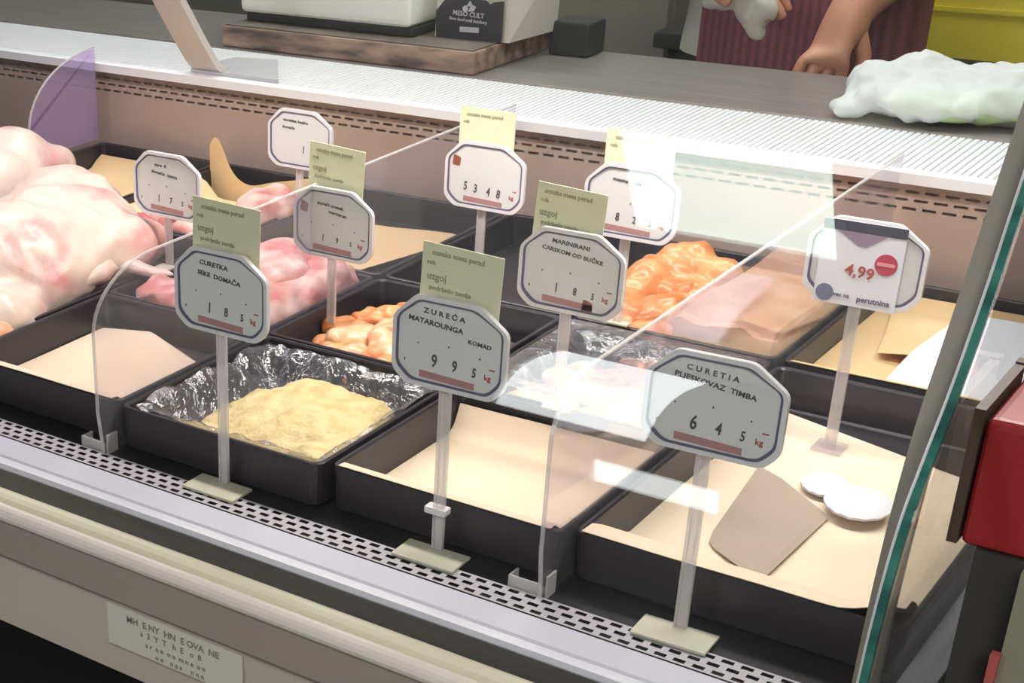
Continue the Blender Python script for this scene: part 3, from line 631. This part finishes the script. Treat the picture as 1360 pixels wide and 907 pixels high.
arr = [('.', -0.030, 0.041, 0.012), ('.', 0.000, 0.043, 0.012), ('.', 0.030, 0.038, 0.012), (',', -0.043, 0.022, 0.012)]
def dig(a, b, c, s=0.017): return [(a, -0.014, 0.020, s), (b, 0.006, 0.020, s * .85), (c, 0.025, 0.019, s * .7)] + arr
price_sign('front price sign before the pale minced meat', -0.877, 1.112, 0.8032, 0.968, [('CURETKA', -0.008, 0.073, 0.0076, 3, 1.1), ('SEKE  DOMAČA', -0.002, 0.060, 0.0072, 5, 1.1)], dig('1', '8', '5', .015), yaw=0)
price_sign('front price sign with a white clip on its stem', -0.632, 1.116, 0.8032, 0.967, [('Z U R E Ć A', -0.006, 0.074, 0.0076, 3, 1.1), ('MATAROUNGA', -0.014, 0.063, 0.0076, 4, 1.1), ('KOMAD', 0.029, 0.052, 0.0061, 4, 1.1)], dig('9', '9', '5'), yaw=1, ring=True)
price_sign('front price sign nearest the right glass end', -0.400, 1.118, 0.8032, 0.968, [('C U R E T I A', -0.004, 0.074, 0.0072, 4, 1.1), ('PLJESKOVAZ  TIMBA', -0.001, 0.063, 0.0072, 7, 1.1)], dig('6', '4', '5'), yaw=2)
price_sign('rear price sign partly behind a yellow card, above a kraft sheet', -1.287, 1.820, 0.809, 0.912, [('curetina bedro', -0.008, 0.072, 0.0072, 2, 1.1), ('domaća', -0.020, 0.061, 0.0068, 2, 1.1)], [('1', 0.006, 0.024, .014)], bar=False, foot=(0.03, 0.03))
price_sign('greyish price sign beside the large pale poultry breast', -1.274, 1.508, 0.8515, 0.920, [('cure  fi', -0.010, 0.072, 0.0068, 3, 1.1), ('domaće  zamrz', -0.004, 0.060, 0.0068, 5, 1.1)], dig('1', '7', '5', .013), foot=(0.024, 0.024))
price_sign('price sign with a brown mark standing in the orange chunks', -1.003, 1.486, 0.8065, 0.920, [('pureći zrezek', -0.004, 0.068, 0.0065, 5, 1.1), ('mariniran', 0.006, 0.058, 0.0065, 7, 1.1)], dig('1', '9', '5', .011), mark=(-0.041, 0.057), foot=(0.030, 0.030), foot_dy=0.0)
price_sign('price sign with a brown mark over the empty black rear tray', -0.933, 1.714, 0.8065, 0.934, [], [('5', -0.026, 0.023, .015), ('3', -0.012, 0.021, .015), ('4', 0.006, 0.019, .015), ('8', 0.020, 0.018, .015)], mark=(-0.040, 0.057), foot=(0.04, 0.04), foot_dy=0.0)
price_sign('price sign standing before the orange fillets and film', -0.647, 1.372, 0.8525, 0.959, [('MARINIRANI', -0.002, 0.075, 0.0071, 4, 1.1), ('CARSKOM OD BUČKE', 0.000, 0.064, 0.0065, 6, 1.1)], dig('1', '8', '5', .013), mark=(0.020, 0.010), foot=(0.03, 0.012), foot_dy=0.0)
price_sign('pale price sign half lost in the reflection in front of the ledge', -0.706, 1.633, 0.8525, 0.956, [('mesna  ruža', -0.006, 0.070, 0.0072, 4, 1.1)], dig('8', '2', '5', .013), foot=(0.03, 0.012), foot_dy=0.0)
price_sign('price sign carrying a white flyer, over the right rear kraft', -0.421, 1.530, 0.8095, 0.967, [], [], foot=(0.03, 0.03), bar=False, foot_dy=0.0, foot_m=acryl)
# small printed cards clipped behind the plates
def card(label, x, y, z0, z1, wd, rows, tilt=0.0):
    o = tag(link('paper_card', mkbox(-wd / 2, wd / 2, 0, 0.0012, 0, z1 - z0), card_m, loc=(x, y, z0)), label, 'card', 'yellow information cards')
    o.rotation_euler = (0, math.radians(tilt), 0)
    h = z1 - z0
    bm = text_mesh([(s, dx * wd, h - dz, sz, 0, 1.0) for s, dx, dz, sz in rows]); bmesh.ops.translate(bm, vec=(0, -0.0003, 0), verts=bm.verts)
    link('lettering', bm, card_ink, o); return o
R1 = [('oznaka mesa perad', -0.05, 0.010, 0.0065), ('rok', -0.38, 0.019, 0.006), ('uzgoj', -0.30, 0.032, 0.009), ('podrijetlo zemlja', -0.12, 0.041, 0.006)]
card('yellow card above the front sign of the pale minced meat', -0.876, 1.1165, 1.00, 1.094, 0.079, R1, 2)
card('yellow card above the front sign with the white clip', -0.628, 1.1205, 1.00, 1.092, 0.077, R1, 2)
card('yellow card above the sign in the orange chunks', -1.006, 1.4905, 0.955, 1.050, 0.076, R1, 3)
card('yellow card crossing the ledge above the sign over the empty tray', -0.935, 1.7185, 0.98, 1.055, 0.076, R1[:2], 0)
card('yellow card above the sign before the orange fillets', -0.657, 1.3765, 1.00, 1.080, 0.073, R1, 3)
card('yellow card whitened by the glass reflection, right of centre', -0.702, 1.6375, 0.99, 1.073, 0.080, R1[:2], 0)
# flyer on the right rear sign
fl = thing('price_flyer', 'white advertising flyer with dark top band and red price on a sign', 'flyer', (-0.421, 1.5215, 0.964), 0)
link('sheet', mkbox(-0.0385, 0.0385, 0, 0.0008, 0, 0.083), white_paper, fl)
link('top_band', mkbox(-0.0385, 0.0385, -0.0004, 0.0, 0.073, 0.083), mat('slate print', srgb(70, 70, 86), 0.5), fl)
link('emblem', prism(nb(), [(-0.025, 0.073), (0.022, 0.073), (0.004, 0.060), (-0.004, 0.060)], 0.0004, 'y', -0.0004), mat('mauve print', srgb(150, 128, 150), 0.5), fl)
def circ(r, cx, cz, n=24): return [(cx + r * math.cos(2 * PI * k / n), cz + r * math.sin(2 * PI * k / n)) for k in range(n)]
rs = link('red_sticker', prism(nb(), circ(0.0105, 0.024, 0.046), 0.0005, 'y', -0.0005), mat('sticker red', srgb(186, 70, 92), 0.5), fl)
link('sticker_band', prism(nb(), [(0.016, 0.0445), (0.032, 0.0445), (0.032, 0.0478), (0.016, 0.0478)], 0.0003, 'y', -0.0008), mat('pink print', srgb(226, 150, 160), 0.5), rs)
pm = text_mesh([('4,99', 0.001, 0.030, 0.016, 4, 1.0)]); bmesh.ops.translate(pm, vec=(0, -0.0004, 0), verts=pm.verts); link('price_print', pm, red_mark, fl)
link('round_seal', prism(nb(), circ(0.0085, -0.028, 0.010), 0.0005, 'y', -0.0005), mat('blue grey print', srgb(116, 118, 146), 0.5), fl)
pm = text_mesh([('vec na', -0.012, 0.008, 0.006, 0, 1.0), ('perutnina', 0.018, 0.006, 0.008, 0, 1.0)]); bmesh.ops.translate(pm, vec=(0, -0.0004, 0), verts=pm.verts); link('lettering', pm, mat('violet print', srgb(92, 84, 116), 0.5), fl)

# ------------------------------------------------------------------ acrylic dividers
def divider(label, x, y0, y1, zt, rad, m, feet=True, zb=0.8005, group='clear acrylic dividers'):
    t = thing('divider', label, 'divider', (x, 0, 0), 0, group)
    arc = [(y0 + rad * 1.5 * (1 - math.cos(a)), zt - rad + rad * math.sin(a)) for a in [PI / 2 * k / 10 for k in range(11)]]
    edge = [(y0 + 0.006, zb), (y0, zb + 0.05)] + arc + [(y1, zt)]
    link('panel', prism(nb(), edge + [(y1, zb)], 0.002, 'x', -0.001), m, t)
    link('edge', sheet_x(edge, -0.0016, 0.0016, -0.0018), acryl_edge, t)
    if feet:
        fb = nb(); box(fb, -0.034, -0.002, 1.1025, 1.1045, 0.8005, 0.8125); box(fb, -0.034, -0.032, 1.1045, 1.1185, 0.8005, 0.8125); box(fb, -0.034, -0.002, 1.1045, 1.1185, 0.8005, 0.8020)
        box(fb, 0.002, 0.004, 1.1025, 1.1185, 0.8005, 0.822)
        link('foot', fb, acryl_edge, t)
    return t
divider('clear curved divider left of the minced meat tray', -1.030, 1.095, 1.970, 1.001, 0.065, acryl)
divider('clear curved divider left of the long kraft tray at the right', -0.518, 1.093, 1.970, 1.001, 0.048, acryl)
divider('violet tinted curved divider at the left edge of the frame', -1.8105, 1.800, 1.965, 1.006, 0.11, acryl_violet, feet=False, zb=0.855)

# ------------------------------------------------------------------ things on the worktop
ZW = 0.9825
bt = thing('cutting_board', 'worn thick cutting board on the steel worktop', 'cutting board', (0, 0, 0))
bbm = nb(); box(bbm, -1.712, -1.218, 2.186, 2.455, ZW, 1.017, bev=0.004); link('board', bbm, board_m, bt)
link('top_mat', mkbox(-1.706, -1.225, 2.192, 2.45, 1.017, 1.019), mat('board top', srgb(120, 108, 98), 0.6, col2=srgb(96, 86, 80), nscale=14), bt)
sc_ = thing('weighing_scale', 'white box shaped scale on a dark base on the cutting board', 'scale', (0, 0, 0))
link('base', mkbox(-1.765 + .07, -1.36, 2.235, 2.44, 1.0195, 1.034, bev=0.003), dark_rub, sc_)
link('housing', mkbox(-1.79 + .085, -1.362, 2.228, 2.445, 1.034, 1.16, bev=0.012, seg=3), foam, sc_)
pb = thing('paper_bag', 'white paper bag with a charcoal printed panel beside the white scale', 'paper bag', (0, 0, 0))
bgm = nb()
V = [(-1.335, 2.262, 1.0195), (-1.205, 2.268, 1.0195), (-1.192, 2.40, 1.0195), (-1.330, 2.40, 1.0195), (-1.335, 2.268, 1.13), (-1.208, 2.272, 1.14), (-1.178, 2.385, 1.15), (-1.32, 2.39, 1.14), (-1.31, 2.32, 1.19), (-1.20, 2.33, 1.19)]
vv = [bgm.verts.new(p) for p in V]
for f in ((0, 1, 2, 3), (0, 1, 5, 4), (1, 2, 6, 5), (2, 3, 7, 6), (3, 0, 4, 7), (4, 5, 9, 8), (6, 7, 8, 9), (5, 6, 9), (7, 4, 8)): bgm.faces.new([vv[i] for i in f])
link('bag_body', bgm, paper_bag, pb)
pan = prism(nb(), round_poly([(-1.332, 1.020), (-1.214, 1.021), (-1.214, 1.083), (-1.232, 1.080), (-1.238, 1.076), (-1.245, 1.082), (-1.315, 1.082), (-1.334, 1.060)], 0.002, 2), 0.0012, 'y', 2.2605)
pn = link('printed_panel', pan, print_blk, pb)
lg = text_mesh([('MESO CULT', -1.275, 1.0555, 0.0105, 2, 1.0), ('Slow food craft butchery', -1.275, 1.0475, 0.0068, 2, 1.0)])
prism(lg, circ(0.005, -1.281, 1.067, 10), 0.0004, 'y', 0); prism(lg, [(-1.279, 1.071), (-1.273, 1.080), (-1.267, 1.071)], 0.0004, 'y', 0); prism(lg, [(-1.276, 1.063), (-1.266, 1.064), (-1.262, 1.071), (-1.270, 1.074)], 0.0004, 'y', 0)
prism(lg, [(-1.289, 1.031), (-1.255, 1.032), (-1.255, 1.040), (-1.289, 1.039)], 0.0004, 'y', 0)
bmesh.ops.translate(lg, vec=(0, 2.2600, 0), verts=lg.verts); link('lettering', lg, print_wht, pn)
tag(link('tub', box(nb(), -1.198, -1.130, 2.39, 2.452, ZW + 0.0005, 1.036, bev=0.004), dark_rub), 'small black tub at the far edge of the worktop, beside the cutting board', 'tub')
# white bag with greens
bg = blob('plastic_bag', [((-0.555, 2.265, 1.010), (0.125, 0.085, 0.030), (0, 0, 12)), ((-0.60, 2.30, 1.018), (0.075, 0.07, 0.033), (0, 0, 0)), ((-0.49, 2.28, 1.014), (0.10, 0.07, 0.036), (0, 0, 15)), ((-0.655, 2.215, 0.997), (0.03, 0.03, 0.014)), ((-0.63, 2.28, 1.014), (0.055, 0.06, 0.034)), ((-0.45, 2.32, 1.018), (0.10, 0.07, 0.034), (0, 0, 8)), ((-0.645, 2.29, 1.012), (0.03, 0.035, 0.02)), ((-0.40, 2.32, 1.014), (0.07, 0.06, 0.030))], bag_m, 0.005, 3, 0.010, 24, amp2=0.006, nscale2=58, floor=0.9828)
tag(bg, 'crumpled white plastic bag with pale greens on the worktop at right', 'plastic bag')
blob('leaf_greens', [((-0.535, 2.244, 1.004), (0.085, 0.056, 0.018), (0, 0, 12)), ((-0.485, 2.262, 1.006), (0.07, 0.05, 0.020), (0, 0, 12))], lettuce_m, 0.006, 3, 0.006, 50, parent=bg, floor=0.9845)

# ------------------------------------------------------------------ behind the counter
cu = thing('steel_cupboard', 'tall dull grey steel cupboard behind the butcher at left', 'cupboard', (-1.55, 3.3, 0))
link('body', mkbox(-0.75, 0.28, -0.24, 0.25, 0.0, 1.95), cup_m, cu)
for i, (a, b) in enumerate(((-0.745, -0.24), (-0.232, 0.275))):
    d = link('door', mkbox(a, b, -0.262, -0.241, 0.06, 1.93, bev=0.004), cup_m, cu)
    hb = nb(); tube(hb, [((b - .05) if i == 0 else a + .05, -0.285, 1.25), ((b - .05) if i == 0 else a + .05, -0.285, 1.45)], 0.008, 8); box(hb, ((b - .05) if i == 0 else a + .05) - .006, ((b - .05) if i == 0 else a + .05) + .006, -0.285, -0.262, 1.27, 1.285); box(hb, ((b - .05) if i == 0 else a + .05) - .006, ((b - .05) if i == 0 else a + .05) + .006, -0.285, -0.262, 1.415, 1.43)
    link('handle', hb, steel, d)
bc = thing('back_counter', 'dark low counter behind the butcher at right', 'counter', (-0.35, 3.25, 0))
link('carcass', mkbox(-0.88, 1.1, -0.30, 0.34, 0.0, 0.90), cup_d, bc); link('top', mkbox(-0.90, 1.12, -0.33, 0.345, 0.90, 0.93, bev=0.004), cup_d, bc)
yc = thing('yellow_crate', 'yellow plastic crate on the low counter behind the white bag', 'crate', (-0.50, 3.06, 0.9305))
yb = nb(); box(yb, -0.36, 0.5, -0.13, -0.122, 0.0, 0.30); box(yb, -0.36, 0.5, 0.122, 0.13, 0.0, 0.30); box(yb, -0.36, -0.352, -0.122, 0.122, 0.0, 0.30); box(yb, 0.492, 0.5, -0.122, 0.122, 0.0, 0.30); box(yb, -0.352, 0.492, -0.122, 0.122, 0.0, 0.006)
link('walls', yb, yellow_m, yc)
rbm = nb(); box(rbm, -0.365, 0.505, -0.140, -0.130, 0.275, 0.305, bev=0.003); box(rbm, -0.362, 0.502, -0.134, -0.130, 0.075, 0.083); link('rim', rbm, yellow_m, yc)
link('print_patch', mkbox(-0.10, 0.12, -0.132, -0.130, 0.090, 0.16), brick_m, yc)

# ------------------------------------------------------------------ the butcher
pe = thing('person', 'butcher in a maroon striped apron over a white coat, standing behind the counter', 'person', (0, 0, 0))
bx_, by_ = -0.915, 2.74
def P(x, y, z): return (bx_ + x, by_ + y, z)
vs = [P(0, 0, 0.97), P(0, 0.01, 1.12), P(0, 0.01, 1.30), P(0, 0.01, 1.42), P(0, 0.0, 1.50), P(0, -0.01, 1.56),           # 0-5 spine, neck
      P(-0.17, 0.0, 1.43), P(-0.235, -0.02, 1.18), P(-0.15, -0.20, 1.135), P(-0.085, -0.235, 1.125),                  # 6-9 his right arm
      P(0.17, 0.0, 1.43), P(0.225, -0.05, 1.21), P(0.165, -0.185, 1.10), P(0.140, -0.225, 1.068),                     # 10-13 his left arm
      P(-0.09, 0, 0.93), P(-0.10, 0.0, 0.50), P(-0.10, 0.02, 0.10), P(-0.10, -0.10, 0.035),                           # 14-17
      P(0.09, 0, 0.93), P(0.10, 0.0, 0.50), P(0.10, 0.02, 0.10), P(0.10, -0.10, 0.035),                               # 18-21
      P(0, -0.02, 1.63), P(0, -0.01, 1.70)]
ed = [(0, 1), (1, 2), (2, 3), (3, 4), (4, 5), (3, 6), (6, 7), (7, 8), (8, 9), (3, 10), (10, 11), (11, 12), (12, 13), (0, 14), (14, 15), (15, 16), (16, 17), (0, 18), (18, 19), (19, 20), (20, 21), (5, 22), (22, 23)]
rd = [(0.15, 0.11), (0.14, 0.10), (0.15, 0.11), (0.12, 0.09), (0.055, 0.055), (0.055, 0.06), 0.06, 0.046, 0.034, 0.030, 0.06, 0.050, 0.040, 0.034, 0.085, 0.06, 0.045, 0.04, 0.085, 0.06, 0.045, 0.04, (0.075, 0.095), (0.072, 0.09)]
def add_hand(wrist, direc, palm_n, side):
    """palm, four unequal bent fingers and a thumb, grown from the wrist of the same skeleton"""
    w0 = Vector(vs[wrist]); d = Vector(direc).normalized(); n = Vector(palm_n); n = (n - d * n.dot(d)).normalized(); s = d.cross(n).normalized() * side
    i = len(vs); vs.extend([w0 + d * 0.04, w0 + d * 0.078]); ed.extend([(wrist, i), (i, i + 1)]); rd.extend([(0.036, 0.020), (0.036, 0.015)])
    pm = i + 1
    for off, ln in ((-0.030, 0.060), (-0.010, 0.072), (0.011, 0.068), (0.030, 0.052)):
        b0 = w0 + d * 0.086 + s * off; k = len(vs)
        vs.extend([b0, b0 + d * ln * .42 + n * 0.006, b0 + d * ln * .75 + n * 0.018, b0 + d * ln * .95 + n * 0.032]); ed.extend([(pm, k), (k, k + 1), (k + 1, k + 2), (k + 2, k + 3)]); rd.extend([0.0098, 0.0095, 0.009, 0.0075])
    k = len(vs); b0 = w0 + d * 0.030 - s * 0.030
    vs.extend([b0, b0 + d * 0.028 - s * 0.020 + n * .008, b0 + d * 0.055 - s * 0.022 + n * .016]); ed.extend([(i, k), (k, k + 1), (k + 1, k + 2)]); rd.extend([0.014, 0.012, 0.009])
add_hand(9, (0.95, -0.10, -0.28), (0.1, 0.3, -1), 1)
add_hand(13, (-0.10, -0.30, -0.62), (-0.3, 0.75, -0.35), -1)
body = skin_mesh('body', vs, ed, rd, skin_m, pe, 2)
# face and hair
hc = Vector(P(0, -0.02, 1.655))
fm = nb()
for sx in (-1, 1):
    bmesh.ops.create_uvsphere(fm, u_segments=10, v_segments=6, radius=0.012, matrix=Matrix.Translation(hc + Vector((sx * 0.032, -0.088, 0.0))))
link('eyes', fm, mat('eye white', srgb(60, 50, 46), 0.2), pe)
blob('nose', [((hc.x, hc.y - 0.098, hc.z - 0.025), (0.014, 0.018, 0.026), (-15, 0, 0))], skin_m, 0.004, 3, parent=pe)
link('mouth', mkbox(hc.x - 0.025, hc.x + 0.025, hc.y - 0.095, hc.y - 0.085, hc.z - 0.068, hc.z - 0.058, bev=0.003), mat('lips', srgb(166, 92, 84), 0.5), pe)
for sx in (-1, 1): blob('ear', [((hc.x + sx * 0.078, hc.y, hc.z - 0.01), (0.010, 0.018, 0.030))], skin_m, 0.004, 2, parent=pe)
blob('hair', [((hc.x, hc.y + 0.02, hc.z + 0.055), (0.088, 0.10, 0.07)), ((hc.x, hc.y + 0.05, hc.z + 0.0), (0.084, 0.07, 0.08))], hair_m, 0.007, 4, 0.004, 40, parent=pe)
# clothes
def ringtube(name, secs, m, open_front=None, seg=28, parent=pe, sup=2.4):
    bm = nb(); rings = []
    for (cx, cy, z, rx, ry) in secs:
        rr = []
        for k in range(seg):
            a = 2 * PI * k / seg; ca, sa = math.cos(a), math.sin(a)
            rr.append(bm.verts.new((cx + rx * math.copysign(abs(ca) ** (2 / sup), ca), cy + ry * math.copysign(abs(sa) ** (2 / sup), sa), z)))
        rings.append(rr)
    for a, b in zip(rings, rings[1:]):
        for k in range(seg): bm.faces.new((a[k], a[(k + 1) % seg], b[(k + 1) % seg], b[k]))
    bm.normal_update(); bmesh.ops.solidify(bm, geom=list(bm.faces), thickness=-0.004)
    return link(name, bm, m, parent, smooth=True)
ringtube('coat', [(bx_, by_, 0.955, 0.190, 0.140), (bx_, by_, 1.04, 0.180, 0.138), (bx_, by_, 1.12, 0.172, 0.132), (bx_, by_, 1.30, 0.182, 0.138), (bx_, by_ + .005, 1.42, 0.175, 0.120), (bx_, by_, 1.485, 0.105, 0.085), (bx_, by_, 1.50, 0.072, 0.072)], coat_m)
ringtube('trousers', [(bx_ - .10, by_ + .01, 0.06, 0.075, 0.08), (bx_ - .10, by_, 0.5, 0.085, 0.09), (bx_ - .085, by_, 0.90, 0.095, 0.115), (bx_ - .08, by_, 0.99, 0.092, 0.118)], trouser_m)
ringtube('trousers', [(bx_ + .10, by_ + .01, 0.06, 0.075, 0.08), (bx_ + .10, by_, 0.5, 0.085, 0.09), (bx_ + .085, by_, 0.90, 0.095, 0.115), (bx_ + .08, by_, 0.99, 0.092, 0.118)], trouser_m)
for sx, A in ((-1, 6), (1, 10)):
    bm = nb(); a, b, c = Vector(vs[A]), Vector(vs[A + 1]), Vector(vs[A + 2])
    mid = b.lerp(c, 0.45 if sx < 0 else 0.12)
    tube(bm, spline([a, a.lerp(b, .5), b, mid], 4), [0.078] * 4 + [0.068] * 4 + [0.058] * 4 + [0.054], 14, cap=False)
    link('sleeve', bm, coat_m, pe, smooth=True)
for sx in (-1, 1): blob('shoe', [((bx_ + sx * .10, by_ - .04, 0.035), (0.05, 0.13, 0.034)), ((bx_ + sx * .10, by_ + .03, 0.06), (0.045, 0.06, 0.05))], dark_rub, 0.008, 4, parent=pe, floor=0.001)
def apr(u, v):
    z = 0.62 + 0.72 * v; wd = 0.186 if v < .7 else 0.186 - 0.20 * (v - .7)
    ang = PI + PI * (0.30 + 0.76 * u)
    ca, sa = math.cos(ang), math.sin(ang)
    return (bx_ + (wd + 0.006) * math.copysign(abs(ca) ** (2 / 2.4), ca), by_ + 0.152 * math.copysign(abs(sa) ** (2 / 2.4), sa) - 0.002 + 0.003 * math.sin(u * 26), z)
link('apron', grid(apr, 40, 14, 0.002), apron_m, pe, smooth=True)
# white cloth in his right hand
cl = blob('cloth', [((-0.925, 2.475, 1.095), (0.045, 0.022, 0.03)), ((-0.900, 2.475, 1.065), (0.035, 0.018, 0.03)), ((-0.893, 2.475, 1.040), (0.016, 0.012, 0.024)), ((-0.955, 2.475, 1.075), (0.03, 0.016, 0.02))], coat_m, 0.005, 3, 0.008, 40)
tag(cl, 'bunched white cloth held before the maroon apron', 'cloth')

# ------------------------------------------------------------------ beyond the right end of the counter
nbc = thing('side_counter', 'charcoal and grey green end of the next counter at the lower right', 'counter', (0, 0, 0))
link('side_panel', mkbox(-0.176, -0.1455, 1.00, 1.30, 0.0, 1.004), char_m, nbc)
link('front_panel', mkbox(-0.145, 0.60, 0.985, 1.30, 0.0, 1.004), sage_m, nbc)
link('red_trim', mkbox(-0.150, -0.1445, 0.979, 0.985, 0.0, 0.945), mat('dull red trim', srgb(168, 84, 80), 0.5), nbc)
rb_ = thing('red_box', 'red plastic box with a brown frame at the right edge of the frame', 'box', (0, 0, 0))
link('body', mkbox(-0.186, -0.02, 1.0, 1.10, 1.0045, 1.093, bev=0.006, seg=3), red_m, rb_)
bf = nb(); box(bf, -0.194, -0.1875, 1.0, 1.09, 1.0045, 1.098); box(bf, -0.194, -0.165, 1.092, 1.101, 1.094, 1.099)
link('frame', bf, brown_m, rb_)
